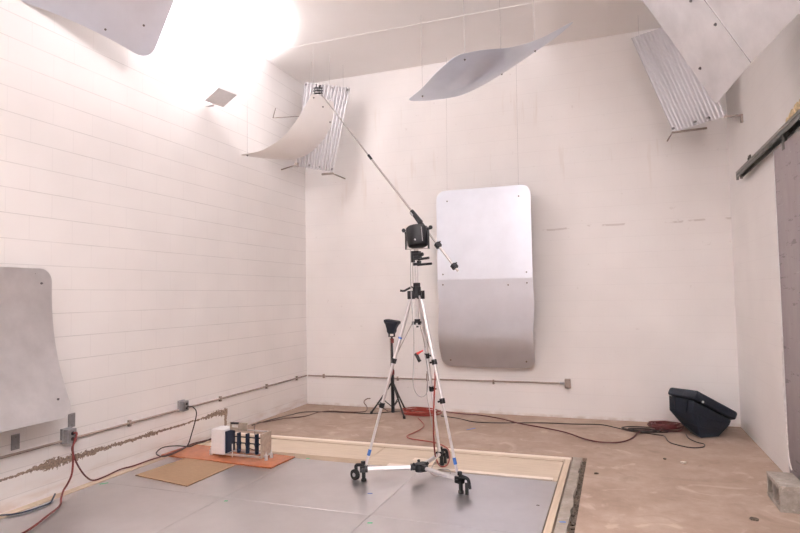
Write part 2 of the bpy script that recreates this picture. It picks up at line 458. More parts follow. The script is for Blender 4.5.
# loose whitewashed boards under the dolly
tag(MB().box((-1.90, 5.43, .0095), (-1.665, 5.52, .04)).done('white_board', M['whitewood'], smooth=False, bev=.003), 'short whitewashed board lying behind the dolly on the plywood', 'board')
tag(MB().box((-2.10, 5.275, .0095), (-.56, 5.335, .02)).done('white_board', M['whitewood'], smooth=False, bev=.002), 'long thin whitish batten along the back edge of the steel plates', 'board')

# steel floor plates on a hidden deck
struct(MB().box((-4.37, PY0+.02, -.06), (-.52, 5.255, .0035)).done('trim_2', M['plywood'], smooth=False))
GRP = None
xs = [(-.520, -1.752), (-1.756, -3.052), (-3.056, -4.368)]
yr = [(4.062, 5.258), (PY0+.03, 4.058)]
lab = {(0, 0): 'worn steel floor plate under the dolly at the corner beside the pale wooden strip',
       (1, 0): 'worn steel floor plate between the tapping machine and the dolly hub',
       (2, 0): 'worn steel floor plate carrying the brown fibreboard sheet and orange board',
       (0, 1): 'worn steel floor plate at the bottom edge beside the wooden strip',
       (1, 1): 'worn steel floor plate at the bottom centre with green tape at its corner',
       (2, 1): 'worn steel floor plate crossed by the dark red cord near the cracked wall'}
for i, (x1, x0) in enumerate(xs):
    for j, (y0, y1) in enumerate(yr):
        tag(MB().box((x0, y0, .004), (x1, y1, .012)).done('steel_floor_plate', M['plate'], smooth=False, bev=.0015), lab[(i, j)], 'floor plate', 'steel floor plates')
ZP = .012
# tape marks
def tape(x, y, m, label, sx=.05, sy=.03, a=.3, z=ZP):
    p = F(x, y, z)
    rot = Matrix.Rotation(a, 3, 'Z')
    tag(MB().box((p.x-sx, p.y-sy, z+.0002), (p.x+sx, p.y+sy, z+.0012), rot=rot).done('tape_mark', m, smooth=False), label, 'tape', 'tape marks on the floor')
tape(370, 523, M['greentape'], 'small green tape mark on the bottom centre floor plate', .018, .010)
tape(226, 501, M['greentape'], 'small green tape mark where plates meet by the brown fibreboard', .014, .010)
tape(104, 483.5, M['greentape'], 'green tape mark near the foot of the cracked wall', .035, .010, .9)
tape(308, 458.5, M['greentape'], 'tiny green tape mark behind the orange board edge', .018, .012, .2)
tape(370, 493.5, M['bluetape'], 'small blue tape mark in front of the left dolly caster', .02, .008)
tape(562.5, 522, M['bluetape'], 'blue paint mark on the concrete curb', .022, .01, .2, .0045)
tape(471, 429, M['bluetape'], 'short blue chalk stroke on the bare concrete behind the dolly', .07, .010, 1.0, .0005)

# ------------------------------------------------------------------ sliding door on the right wall
dX0, dX1 = 1.278, 1.335
dr = MB().box((dX0, 3.55, .06), (dX1, 5.585, 2.775)).done('door_1', M['door'], smooth=False, bev=.004)
struct(dr)
MB().box((dX0-.004, 5.5855, .06), (dX1+.01, 5.60, 2.79)).done('edge_strip', M['whitepaint'], dr, smooth=False)
for y in (5.28, 4.2):
    h = MB().box((1.272, y-.03, 2.72), (1.2745, y+.03, 2.82)).box((1.285, y-.02, 2.78), (1.30, y+.02, 2.83))
    h.cyl((1.272, y, 2.845), (1.312, y, 2.845), .024, seg=16)
    h.done('door_hanger', M['rail'], dr, smooth=False)
t = thing('sliding_door_rail', (1.30, 5.4, 2.815), 'long grey steel rail on wall brackets above the sliding door', 'rail')
rl = MB()
RY0, RY1 = 3.3, 7.06
rl.box((1.262, RY0, 2.83), (1.270, RY1, 2.885)).box((1.314, RY0, 2.83), (1.322, RY1, 2.885)).box((1.262, RY0, 2.875), (1.322, RY1, 2.885))
rl.done('track', M['rail'], t, smooth=False, bev=.002)
MB().box((1.257, RY0, 2.868), (1.2615, RY1, 2.892)).box((1.257, RY0, 2.8855), (1.325, RY1, 2.892)).done('track_lip', M['railtop'], t, smooth=False)
for y in (6.86, 5.32, 4.3):
    b = MB().box((1.345, y-.04, 2.86), (1.3585, y+.04, 3.02)).box((1.28, y-.02, 2.8925), (1.352, y+.02, 2.90)).cyl((1.335, y, 2.985), (1.352, y, 2.985), .012, seg=8).box((1.30, y+.02, 2.8925), (1.3585, y+.14, 2.91))
    b.done('wall_bracket', M['rail'], t, smooth=False)
MB().box((1.262, RY1+.0005, 2.81), (1.285, RY1+.03, 2.87)).box((1.295, RY1+.0005, 2.82), (1.322, RY1+.02, 2.88)).done('end_stop', M['railtop'], t, smooth=False)
# torn insulation over the opening
fo = MB()
for i in range(26):
    y = 4.3+i*.046; fo.sphere((1.3415+random.uniform(-.001, .002), y, 2.915+random.uniform(.02, .20)*(1-i/30)+.02), random.uniform(.013, .0165), (.8, 2.4, 2.4), 8)
tag(fo.done('insulation_strip', M['foam'], smooth=False), 'torn yellow insulation foam above the door rail', 'insulation')

# white cable at the door edge
tag(MB().tube([(1.262, 5.53, 1.25), (1.255, 5.54, .9), (1.258, 5.52, .5), (1.25, 5.47, .30), (1.255, 5.42, .215)], .006).done('white_cable', M['whitecable']), 'thin white cable hanging down the edge of the sliding door', 'cable')

# concrete block on the floor
cb = MB()
bx0, bx1, by0, by1, bz = 1.03, 1.22, 5.05, 5.44, .19
e = .034
bx0, bx1 = 1.085, 1.262
cb.box((bx0, by0, 0), (bx1, by1, e)).box((bx0, by0, bz-e), (bx1, by1, bz)).box((bx0, by0, e), (bx1, by0+e, bz-e)).box((bx0, by1-e, e), (bx1, by1, bz-e)).box((bx0, (by0+by1)/2-.016, e), (bx1, (by0+by1)/2+.016, bz-e))
tag(cb.done('concrete_block', M['block'], smooth=False, bev=.004), 'hollow grey concrete block lying on its side by the sliding door', 'block')

# ------------------------------------------------------------------ conduit and boxes
CZ = .435
cL = thing('electrical_conduit', (XL+.02, 5.4, CZ-.012), 'thin horizontal conduit along the long cracked block wall', 'conduit')
MB().cyl((XL+.016, 1.0, CZ), (XL+.016, YB-.03, CZ), .011, seg=10).done('pipe', M['conduit'], cL)
for y in (4.5, 5.9, 6.9, 7.7): MB().box((XL+.0005, y-.012, CZ-.03), (XL+.03, y+.012, CZ+.03)).done('strap', M['conduit'], cL, smooth=False)
cBk = thing('electrical_conduit', (-2.5, YB-.02, CZ-.012), 'thin horizontal conduit along the back wall ending in a small box', 'conduit')
MB().cyl((XL+.035, YB-.016, CZ), (-.64, YB-.016, CZ+.015), .011, seg=10).done('pipe', M['conduit'], cBk)
MB().cyl((-.72, YB-.016, CZ+.014), (-.655, YB-.016, CZ+.015), .015, seg=10).done('coupling', M['boxgrey'], cBk)
MB().box((-.655, YB-.06, CZ-.045), (-.58, YB-.001, CZ+.075), bev=.006).done('end_box', M['conduit'], cBk, smooth=False)
for x in (-4.2, -3.0, -1.6): MB().box((x-.012, YB-.03, CZ-.03), (x+.012, YB-.0005, CZ+.03)).done('strap', M['conduit'], cBk, smooth=False)
def outlet(y, z, label, sc=1.0):
    t = thing('outlet_box', (XL, y, z-.06), label, 'outlet', 'outlet boxes on the conduit')
    MB().box((XL+.031, y-.045*sc, z-.06*sc), (XL+.085, y+.045*sc, z+.06*sc), bev=.005).box((XL+.001, y-.05*sc, z-.065*sc), (XL+.03, y+.05*sc, z+.065*sc), bev=.004).done('housing', M['boxgrey'], t, smooth=False)
    MB().box((XL+.0855, y-.036*sc, z-.05*sc), (XL+.089, y+.036*sc, z+.05*sc)).done('cover_plate', M['plategrey'], t, smooth=False)
    for dz in (-.024, .024):
        MB().cyl((XL+.0892, y, z+dz*sc), (XL+.0935, y, z+dz*sc), .016*sc, seg=12).done('socket', M['black'], t)
    return t
outlet(3.80, .475, 'grey outlet box on the wall conduit with the dark red cord plugged in')
outlet(5.225, .475, 'grey outlet box on the wall conduit above the tapping machine, black cable plugged in', .9)
def cover(y, z, label, w=.035, h=.06):
    t = thing('blank_cover_plate', (XL, y, z-h), label, 'cover plate')
    MB().box((XL+.0005, y-w, z-h), (XL+.008, y+w, z+h), bev=.002).done('plate', M['plategrey'], t, smooth=False)
    for dz in (-h*.65, h*.65): MB().cyl((XL+.008, y, z+dz), (XL+.0105, y, z+dz), .004, seg=8).done('screw', M['bolt'], t)
cover(3.35, .525, 'dark grey blank cover plate on the wall under the flat steel sheet')
cover(3.86, .592, 'dark grey blank cover plate just above the outlet box with red cord')

# ------------------------------------------------------------------ steel sheets
def at(*p): return B(*p)
# (h) sheet leaning on the left wall
def wl(y, z, x): return Vector((x, y, z))
cH = []
for z, x, dy in ((1.905, -4.435, 0), (1.6, -4.43, 0), (1.3, -4.39, .0), (1.0, -4.30, .0), (.70, -4.165, .0)):
    cH.append([wl(2.39, z, x), wl(3.0, z, x+.0), wl(3.60, z, x)])
t = thing('steel_sheet', (-4.3, 3.0, .70), 'dull steel sheet with rounded corners hung flat against the cracked block wall', 'steel sheet')
sheet(cH, .09, .09).done('sheet', M['sheet_dull'], t, solid=.002)
bolts(t, cH, [(.1, .92), (.88, .92), (.1, .08), (.88, .08)], .010)
for y in (2.6, 3.45): MB().cyl((-4.432, y, 1.86), (-4.494, y, 1.90), .003, seg=6).done('hook', M['bolt'], t)

# (g) two sheets hung at the back wall
yb = 7.72
zT, zM, zB_ = B(484, 187, yb).z, B(484, 281, yb).z, B(484, 369, yb).z
xl, xr = B(436, 230, yb).x, B(531, 230, yb).x
xl2, xr2 = B(441, 365, yb+.1).x, B(535, 365, yb+.1).x
def gl(x0, x1, y, z, dx=0): return [Vector((x0+dx, y, z)), Vector((x1+dx, y, z))]
cG1 = [gl(xl, xr, yb+.05, zT), gl(xl+.004, xr+.002, yb+.025, (zT+zM)/2), gl(xl+.01, xr+.005, yb, zM-.03)]
cG2 = [gl(xl+.005, xr+.005, yb-.006, zM+.03), gl(xl+.012, xr+.012, yb+.022, zM-.35), gl(xl2-.025, xr2-.01, yb+.085, zM-.78), gl(xl2, xr2, yb+.20, zB_)]
t = thing('steel_sheet', ((xl+xr)/2, yb+.05, zB_), 'tall bright steel sheet of two joined halves hung before the back wall', 'steel sheet')
def half(ctrl, top):
    rows = sheet_rows(24, 20, .10, .10)
    if top: rows = [r for r in rows if r[0][0] <= .86] + [[(1, j/20) for j in range(21)]]
    else: rows = [[(0, j/20) for j in range(21)]] + [r for r in rows if r[0][0] >= .14]
    mb = MB(); mb.grid([[surf(ctrl, u, v) for u, v in r] for r in rows]); return mb
half(cG1, True).done('upper_half', M['sheet'], t, solid=.002, label='bright upper half of the tall steel sheet')
half(cG2, False).done('lower_half', M['sheet'], t, solid=.002, label='darker bowed lower half of the tall steel sheet')
bolts(t, cG1, [(.12, .12), (.12, .88), (.9, .06), (.9, .94)], .011); bolts(t, cG2, [(.06, .06), (.06, .94), (.08, .75), (.92, .10), (.92, .91)], .011)
for v in (.12, .88):
    p = surf(cG1, .12, v); MB().cyl(p, (p.x, yb+.16, ZC-.0015), .0016, seg=6).done('suspension_wire', M['greyplastic'], t)

# (d) S-curved sheet under the ceiling
cD = [[at(406, 101, 6.65), at(430, 101, 6.72), at(464, 96, 6.65)],
      [at(424, 84, 6.35), at(452, 83, 6.40), at(492, 81, 6.45)],
      [at(449, 60, 5.95), at(480, 62, 6.05), at(523, 61, 6.15)],
      [at(466, 50, 5.62), at(510, 47, 5.7), at(577, 19, 5.8)]]
# long side A-B is the left edge; rows run from the left edge to the right tip
cD = [[at(406, 101, 6.65), at(421, 89, 6.35), at(437, 72, 6.0), at(456, 55, 5.72)],
      [at(433, 100, 6.68), at(447, 86, 6.38), at(465, 68, 6.05), at(482, 50, 5.74)],
      [at(464, 94, 6.62), at(476, 83, 6.34), at(494, 67, 6.06), at(512, 47, 5.80)],
      [at(500, 75, 6.40), at(507, 70, 6.26), at(520, 60, 6.08), at(541, 38, 5.88)],
      [at(541, 47, 6.15), at(548, 43, 6.10), at(560, 34, 6.03), at(577, 19, 5.95)]]
t = thing('steel_sheet', at(480, 80, 6.2), 'S-curved thin steel sheet floating flat on wires below the ceiling seam', 'steel sheet')
sheet(cD, .07, .10, 30, 20).done('sheet', M['sheet'], t, solid=.002)
bolts(t, cD, [(.10, .14), (.16, .86), (.84, .70), (.74, .16)], .012)
wires(t, [surf(cD, u, v) for u, v in [(.10, .14), (.16, .86), (.84, .70), (.74, .16)]])

# (b) curved off-white sheet by the boom tip
e1 = [at(238, 155, 6.30), at(262, 150, 6.42), at(284, 136, 6.55), at(298, 118, 6.68), at(306, 104, 6.78), at(313, 92, 6.86)]
e2 = [at(293, 160, 7.02), at(308, 154, 7.06), at(321, 142, 7.10), at(329, 130, 7.14), at(333, 118, 7.18), at(334, 102, 7.22)]
cB2 = [[a, a*.5+c*.5+Vector((0, 0, -.01)), c] for a, c in zip(e1, e2)]
t = thing('curved_sheet', at(300, 125, 6.8), 'off-white sheet curled upward in the corner, hung behind the boom tip', 'steel sheet')
sheet(cB2, .05, .08, 26, 16).done('sheet', M['sheet_white'], t, solid=.002)
bolts(t, cB2, [(.03, .10), (.93, .12), (.72, .93), (.88, .55)], .012)
wires(t, [surf(cB2, .93, .12), surf(cB2, .03, .10), surf(cB2, .72, .93)])

# (e) large sheet, upper right
Te, Le, Re = at(716, 104, 5.10), at(640, 0, 5.30), at(800, 6, 4.10)
eL = (Le-Te)*1.55; eR = (Re-Te)*1.62
KINK = -.12
cE = []
for i in range(11):
    u = i/10
    cE.append([Te + eR*u + eL*(j/3) + Vector((.0, .0, .03*math.sin(PI*j/3)+KINK*max(0, u-.3))) for j in range(4)])
t = thing('steel_sheet', Te, 'large dull steel sheet slanting overhead above the sliding door', 'steel sheet')
sheet(cE, .018, .018, 30, 24).done('sheet', M['sheet_dull'], t, solid=.003)
bolts(t, cE, [(.05, .16), (.24, .38), (.34, .42), (.27, .22)], .013)
nE = eR.cross(eL).normalized()
if nE.z > 0: nE = -nE
MB().tube([surf(cE, .30, v)+nE*.003 for v in (.0, .12, .25, .38, .5, .65)], .003, seg=6).done('lap_edge', M['bolt'], t)
for u, v in [(.06, .9), (.9, .9), (.9, .1), (.06, .16)]:
    p = surf(cE, u, v); MB().cyl(p, (p.x, p.y, ZC-.0015), .0016, seg=6).done('suspension_wire', M['greyplastic'], t)
seam = MB(); seam.tube([surf(cE, u, v)+Vector((-.004, -.002, -.004)) for u, v in [(.36, .30), (.42, .33), (.50, .37), (.60, .42), (.75, .50), (.95, .60)]], .0035, seg=6).done('lap_edge', M['bolt'], t)

# (a) sheet at the upper left
Aa, Ab = at(15, 0, 3.30), at(150, 62, 4.25)
Ac = at(176, -4, 4.02)
ea = (Aa-Ab)*1.05; ec = (Ac-Ab)*1.9
cA = [[Ab + ec*(i/3) + ea*(j/3) + Vector((0, 0, .05*math.sin(PI*j/3))) for j in range(4)] for i in range(4)]
t = thing('steel_sheet', Ab, 'bluish steel sheet with one rounded corner overhead near the wall light', 'steel sheet')
sheet(cA, .12, .12, 20, 20).done('sheet', M['sheet'], t, solid=.002)
bolts(t, cA, [(.22, .13), (.05, .36)], .010)
for u, v in [(.22, .13), (.9, .1), (.9, .9), (.1, .9)]:
    p = surf(cA, u, v); MB().cyl(p, (p.x, p.y, ZC-.0015), .0016, seg=6).done('suspension_wire', M['greyplastic'], t)

# corrugated panels in the two corners
def corrugated(TL, TR, BR, BL, nr, label, amp=.016):
    t = thing('corrugated_panel', (TL+TR+BR+BL)/4, label, 'corrugated panel')
    nrm = (TR-TL).cross(BL-TL).normalized()
    n = nr*8
    P = []
    for j in range(3):
        v = j/2
        P.append([(TL*(1-u)+TR*u)*(1-v)+(BL*(1-u)+BR*u)*v + nrm*amp*math.sin(2*PI*nr*u) for u in [i/n for i in range(n+1)]])
    MB().grid(P).done('corrugated_sheet', M['corr'], t, solid=.0012)
    return t, nrm
def pb(P, Q, R_, S, u, v): return (P*(1-u)+Q*u)*(1-v)+(S*(1-u)+R_*u)*v
q = [at(305, 82, 7.22), at(350, 88, 7.62), at(333, 172, 7.60), at(296.5, 166, 7.18)]
t, nrm = corrugated(*q, 13, 'upright corrugated steel panel across the corner, behind the curled off-white sheet')
for u in (.02, .33, .6, .95):
    for v in (.03, .97):
        p = pb(*q, u, v); MB().cyl(p-nrm*.03, p+nrm*.03, .012, seg=8).done('bolt', M['bolt'], t)
k = MB()
p = pb(*q, .02, .98); k.box(p+Vector((-.02, -.05, -.03)), p+Vector((.02, .03, .02))).cyl(p, (XL+.014, p.y+.12, p.z-.02), .010, seg=8)
k.done('wall_bracket', M['bracket'], t, smooth=False)
p = pb(*q, .97, 1.0); k = MB(); k.box(p+Vector((-.16, -.02, -.035)), p+Vector((.02, .02, -.012))).cyl(p+Vector((0, 0, -.02)), (p.x+.0, YB-.004, p.z-.02), .010, seg=8)
k.done('wall_bracket', M['bracket'], t, smooth=False)
p = pb(*q, .0, .40); k = MB().tube([p+Vector((0, .03, 0)), Vector((XL+.08, p.y-.10, p.z-.02)), Vector((XL+.02, p.y-.12, p.z-.02)), Vector((XL+.02, p.y-.05, p.z+.14))], .006, smooth=0)
k.done('wall_hook', M['bracket'], t)
for u in (.15, .85):
    p = pb(*q, u, .01); MB().cyl(p, (p.x, p.y, ZC-.0015), .0016, seg=6).done('suspension_wire', M['greyplastic'], t)

q = [at(631, 38, 7.62), at(684, 20, 7.15), at(726, 116, 7.12), at(673, 132, 7.60)]
t, nrm = corrugated(*q, 14, 'upright corrugated steel panel across the corner, partly behind the large slanted sheet')
for u in (.05, .48, .72):
    p = pb(*q, u, .97); MB().cyl(p-nrm*.03, p+nrm*.03, .014, seg=8).done('bolt', M['bolt'], t)
p = q[3]; k = MB().box(p+Vector((-.01, -.03, -.02)), p+Vector((.36, -.005, .0)), rot=Matrix.Rotation(-.12, 3, 'Z'), piv=p).cyl(p, (p.x-.03, YB-.004, p.z), .009, seg=8)
k.done('wall_bracket', M['bracket'], t, smooth=False)
p = q[2]; k = MB().box(p+Vector((-.02, -.02, -.015)), p+Vector((1.359-p.x, .01, .0))).box((1.335, p.y-.02, p.z-.09), (1.359, p.y+.01, p.z-.0))
k.done('wall_bracket', M['bracket'], t, smooth=False)
e_ = MB(); e_.tube([q[0]+nrm*.014, q[3]+nrm*.014], .005, smooth=0); e_.done('edge_rod', M['bracket'], t)
for u in (.15, .85):
    p = pb(*q, u, .01); MB().cyl(p, (p.x, p.y, ZC-.0015), .0016, seg=6).done('suspension_wire', M['greyplastic'], t)

# ------------------------------------------------------------------ wall lights (the two on the door wall are added fill)
def uplight(wall_x, y0, z0, sgn, label, power, rise=.125, back=-.53, spread=170):
    """flood-type wall light: a shallow white tray tilted so that its open face looks up and towards the wall"""
    t = thing('wall_light', (wall_x, y0+.18, z0), label, 'wall light')
    a = Vector((sgn*.20, 0, rise)); b = Vector((0, .35, .03)); p = Vector((wall_x+sgn*.10, y0, z0))
    n = Vector((sgn*back, 0, .85)).normalized()
    def pt(u, v, h): return p + a*u + b*v + n*h
    m = MB()
    m.loft([[pt(u, v, 0) for u, v in ((0, 0), (1, 0), (1, 1), (0, 1))], [pt(u, v, .05) for u, v in ((-.03, -.02), (1.03, -.02), (1.03, 1.02), (-.03, 1.02))]], cap=False)
    m.bm.faces.new([m.bm.verts.new(pt(u, v, 0)) for u, v in ((0, 0), (1, 0), (1, 1), (0, 1))])
    bmesh.ops.remove_doubles(m.bm, verts=m.bm.verts[:], dist=.0005)
    m.done('housing', M['whitepaint'], t, smooth=False, solid=.004)
    MB().cyl(pt(.5, .12, .03), pt(.5, .88, .03), .012, seg=10).done('lamp_tube', M['lamp'], t)
    MB().box((min(wall_x+sgn*.002, wall_x+sgn*.10), y0+.14, z0-.0), (max(wall_x+sgn*.002, wall_x+sgn*.10), y0+.20, z0+.03)).done('mounting_arm', M['whitepaint'], t, smooth=False)
    L = bpy.data.lights.new('wall_light_lamp', 'AREA'); L.shape = 'RECTANGLE'; L.size = .32; L.size_y = .18
    L.energy = power; L.color = LAMP; L.spread = math.radians(spread)
    lo = bpy.data.objects.new('wall_light_lamp', L); C.objects.link(lo)
    yv = a.normalized(); zv = -n; xv = yv.cross(zv)
    mm = Matrix((xv, yv, zv)).transposed().to_4x4(); mm.translation = pt(.5, .5, .056)
    lo.matrix_world = mm
    lo['kind'] = 'helper'
    return t
LAMP = (1.0, .952, .985)
m, nt, b = mat('lit lamp tube'); b.inputs['Emission Color'].default_value = (*LAMP, 1); b.inputs['Emission Strength'].default_value = 12
M['lamp'] = m
uplight(XL, 5.50, 3.93, 1, 'white box-shaped wall light glowing upward high on the block wall', 165, .125, -.16, 138)
uplight(XR, -1.9, 3.93, -1, 'added fill light farthest behind the camera on the door wall, out of view', 330, -.05, .21)  # unseen lamp added for soft general light, housing copied
uplight(XR, 1.7, 3.93, -1, 'added fill light high beside the camera on the door wall, out of view', 470, -.05, .21)  # second added lamp, out of frame, brightens the back of the room

# ------------------------------------------------------------------ tripod with dolly
HB = Vector((-1.672, 4.995, 0))
t = thing('tripod', (HB.x, HB.y, ZP), 'tall silver tripod on a three-wheeled dolly standing on the steel plates', 'tripod')
ends = [Vector((-2.135, 4.800, 0)), Vector((-1.245, 4.745, 0)), Vector((-1.618, 5.465, 0))]
zs = 1.66
sh = MB().cyl(HB+Vector((0, 0, zs-.05)), HB+Vector((0, 0, zs+.05)), .042, .036, seg=20).cyl(HB+Vector((0, 0, zs+.05)), HB+Vector((0, 0, zs+.085)), .032, seg=16)
for a in (0, 2.1, 4.2): sh.box(HB+Vector((-.018, .02, zs-.06)), HB+Vector((.018, .085, zs+.015)), rot=Matrix.Rotation(a, 3, 'Z'), piv=HB+Vector((0, 0, zs)))
sh.done('shoulder', M['blackmetal'], t, smooth=False, bev=.003)
MB().tube([HB+Vector((-.03, -.03, zs+.05)), HB+Vector((-.07, -.05, zs+.03)), HB+Vector((-.10, -.06, zs+.015)), HB+Vector((-.135, -.07, zs+.018))], .010, seg=8).done('crank_handle', M['black'], t)
MB().cyl(HB+Vector((0, 0, 1.36)), HB+Vector((0, 0, 1.93)), .016, seg=14).done('column', M['alu'], t)
co = MB().cyl(HB+Vector((0, 0, 1.385)), HB+Vector((0, 0, 1.42)), .026, seg=14).cyl(HB+Vector((0, 0, 1.345)), HB+Vector((0, 0, 1.36)), .011, seg=10)
for k in range(3):
    d = (ends[k]-HB).normalized(); co.box(HB+Vector((-.009, .015, 1.37)), HB+Vector((.009, .05, 1.40)), rot=Matrix.Rotation(math.atan2(d.y, d.x)-PI/2, 3, 'Z'), piv=HB)
co.done('spreader_collar', M['blackmetal'], t, smooth=False)
for k, e in enumerate(ends):
    d = (e-HB).normalized()
    p0 = HB+d*.05+Vector((0, 0, zs-.03)); p1 = e+Vector((0, 0, .13))-d*.02
    side = d.cross(Vector((0, 0, 1))).normalized()
    f1, f2 = (.385, .645) if k == 0 else ((.385, .60) if k == 1 else (.37, .58))
    P = lambda s_: p0*(1-s_)+p1*s_
    leg = MB().cyl(P(0), P(f1+.02), .017, seg=12).cyl(P(0)+side*.0, P(.02), .021, seg=12)
    lg = leg.done('leg', M['alu'], t)
    MB().cyl(P(f1), P(f2+.02), .0145, seg=12).done('middle_tube', M['alu'], lg)
    MB().cyl(P(f2), P(1), .012, seg=12).done('lower_tube', M['alu'], lg)
    ax = (p1-p0).normalized()
    for s_ in (f1, f2):
        MB().cyl(P(s_)-ax*.022, P(s_)+ax*.022, .023, seg=14).cyl(P(s_)+side*.012, P(s_)+side*.05, .009, seg=8).box(P(s_)+Vector((-.012, -.035, -.012)), P(s_)+Vector((.012, -.012, .02))).done('leg_clamp', M['black'], lg, smooth=False)
    if k < 2: MB().cyl(P(.90), P(.935), .0145, seg=12).done('tape_band', M['bluetape'], lg)
    if k == 0: MB().cyl(P(.245), P(.255), .018, seg=12).done('tape_band', M['bluetape'], lg)
    # spreader strut from collar to the clamp
    MB().cyl(HB+d*.045+Vector((0, 0, 1.385)), P(f1)-ax*.02, .0045, seg=8).done('spreader_strut', M['darkalu'], t)
    # dolly
    MB().cyl(HB+d*.06+Vector((0, 0, .115)), e+Vector((0, 0, .115))-d*.04, .018, seg=12).done('dolly_arm', M['alu'], t)
    br = MB().box(e+Vector((-.026, -.04, .085)), e+Vector((.026, .03, .140)), rot=Matrix.Rotation(math.atan2(d.y, d.x)-PI/2, 3, 'Z'), piv=e)
    br.cyl(e+Vector((0, 0, .15)), e+Vector((0, 0, .18)), .02, seg=12).box(e+Vector((-.05, -.01, .10)), e+Vector((.05, .012, .125)), rot=Matrix.Rotation(math.atan2(d.y, d.x)-PI/2, 3, 'Z'), piv=e)
    br.done('leg_socket', M['blackmetal'], t, smooth=False, bev=.004)
    wc = e + {0: Vector((-.075, -.01, 0)), 1: Vector((.065, -.035, 0)), 2: Vector((.03, .05, 0))}[k]
    wa = Vector((.35, .9, 0)).normalized() if k == 0 else Vector((.9, .25, 0)).normalized()
    fk = MB().tube([e+Vector((0, 0, .14)), (e+wc)/2+Vector((0, 0, .145)), wc+Vector((0, 0, .13))+wa*.012, wc+wa*.024+Vector((0, 0, .058))], .015, seg=8)
    ca = fk.done('caster_fork', M['blackmetal'], t)
    MB().cyl(wc-wa*.014+Vector((0, 0, ZP+.047)), wc+wa*.014+Vector((0, 0, ZP+.047)), .0465, seg=24).done('caster_wheel', M['rubber'], ca, smooth=False)
    MB().cyl(wc-wa*.016+Vector((0, 0, ZP+.047)), wc+wa*.016+Vector((0, 0, ZP+.047)), .018, seg=12).done('wheel_hub', M['greyplastic'], ca, smooth=False)
    w2 = e + Vector((.012, -.02, 0))
    MB().cyl(w2+Vector((0, 0, ZP+.002)), w2+Vector((0, 0, .09)), .017, seg=10).cyl(w2+Vector((0, 0, ZP+.0005)), w2+Vector((0, 0, ZP+.02)), .024, seg=12).done('brake_foot', M['rubber'], t)
hb = MB().cyl(HB+Vector((0, 0, .075)), HB+Vector((0, 0, .145)), .045, seg=18)
for k, e in enumerate(ends):
    d = (e-HB).normalized(); hb.box(HB+Vector((-.022, .02, .09)), HB+Vector((.022, .085, .14)), rot=Matrix.Rotation(math.atan2(d.y, d.x)-PI/2, 3, 'Z'), piv=HB)
    s2 = Matrix.Rotation(.6, 3, 'Z') @ d
    hb.cyl(HB+s2*.05+Vector((0, 0, .13)), HB+s2*.075+Vector((0, 0, .155)), .014, seg=8)
hb.done('dolly_hub', M['blackmetal'], t, smooth=False, bev=.003)
# pan head
hd = MB().cyl(HB+Vector((0, 0, 1.90)), HB+Vector((0, 0, 1.925)), .03, seg=16).box(HB+Vector((-.045, -.03, 1.93)), HB+Vector((-.02, .03, 2.0))).box(HB+Vector((.012, -.025, 1.915)), HB+Vector((.04, .025, 1.945))).box(HB+Vector((-.05, -.025, 1.985)), HB+Vector((.045, .03, 2.012)))
hd.cyl(HB+Vector((-.045, 0, 1.97)), HB+Vector((.05, 0, 1.97)), .02, seg=12).box(HB+Vector((-.04, -.035, 2.012)), HB+Vector((.035, .035, 2.032)))
hd.cyl(HB+Vector((.03, -.02, 1.995)), HB+Vector((.075, -.03, 2.0)), .017, seg=10)
hd.done('pan_head', M['blackmetal'], t, smooth=False, bev=.002)
MB().cyl(HB+Vector((.03, -.03, 1.955)), HB+Vector((.135, -.04, 1.965)), .011, seg=10).done('pan_handle', M['black'], t)
MB().cyl(HB+Vector((.02, -.03, 1.905)), HB+Vector((.158, -.04, 1.912)), .011, seg=10).done('pan_handle', M['black'], t)
MB().cyl(HB+Vector((-.028, -.02, 1.93)), HB+Vector((-.028, -.02, 1.74)), .004, seg=8).done('guide_rod', M['darkalu'], t)

# rotating boom on top of the tripod
bs = HB+Vector((0, 0, 2.033))
t = thing('microphone_boom', bs, 'long slanted microphone boom with black motor housing mounted on the tripod', 'microphone boom')
cc = Vector((HB.x+.012, HB.y, 2.165))
tilt = Matrix.Rotation(math.radians(-7), 3, 'Y') @ Matrix.Rotation(math.radians(-9), 3, 'X')
def ring_(r, z, n=40): return [cc + tilt @ Vector((r*math.cos(2*PI*k/n), r*math.sin(2*PI*k/n), z)) for k in range(n)]
MB().loft([ring_(.070, -.098), ring_(.086, -.090), ring_(.092, -.075), ring_(.098, .060), ring_(.094, .080), ring_(.080, .092), ring_(.02, .097)]).done('motor_housing', M['black'], t)
MB().cyl(cc+tilt @ Vector((.01, -.0905, -.055)), cc+tilt @ Vector((.01, -.101, -.055)), .007, seg=10).done('indicator', M['greyplastic'], t)
MB().box(cc+Vector((.0685, -.0755, -.07)), cc+Vector((.0715, -.066, .06)), rot=tilt, piv=cc).done('seam_strip', M['greyplastic'], t, smooth=False)
yz = 2.048
MB().box((cc.x-.112, cc.y-.014, yz), (cc.x-.102, cc.y+.014, 2.205)).cyl((cc.x-.116, cc.y, 2.20), (cc.x-.095, cc.y, 2.20), .012, seg=10).done('yoke_arm', M['blackmetal'], t, smooth=False)
MB().box((cc.x+.102, cc.y-.014, yz), (cc.x+.112, cc.y+.014, 2.235)).cyl((cc.x+.095, cc.y, 2.23), (cc.x+.118, cc.y, 2.23), .012, seg=10).done('yoke_arm', M['blackmetal'], t, smooth=False)
MB().box((cc.x-.102, cc.y-.014, yz), (cc.x+.102, cc.y+.014, yz+.007)).cyl(bs, (bs.x, bs.y, yz), .022, seg=14).done('yoke_base', M['darkalu'], t, smooth=False)
for sx, zz in ((-1, 2.225), (1, 2.24)):
    MB().sphere((cc.x+sx*.128, cc.y, zz), .019, (1, 1, 1), 12).cyl((cc.x+sx*.112, cc.y, zz), (cc.x+sx*.128, cc.y, zz), .010, seg=8).done('yoke_knob', M['black'], t)
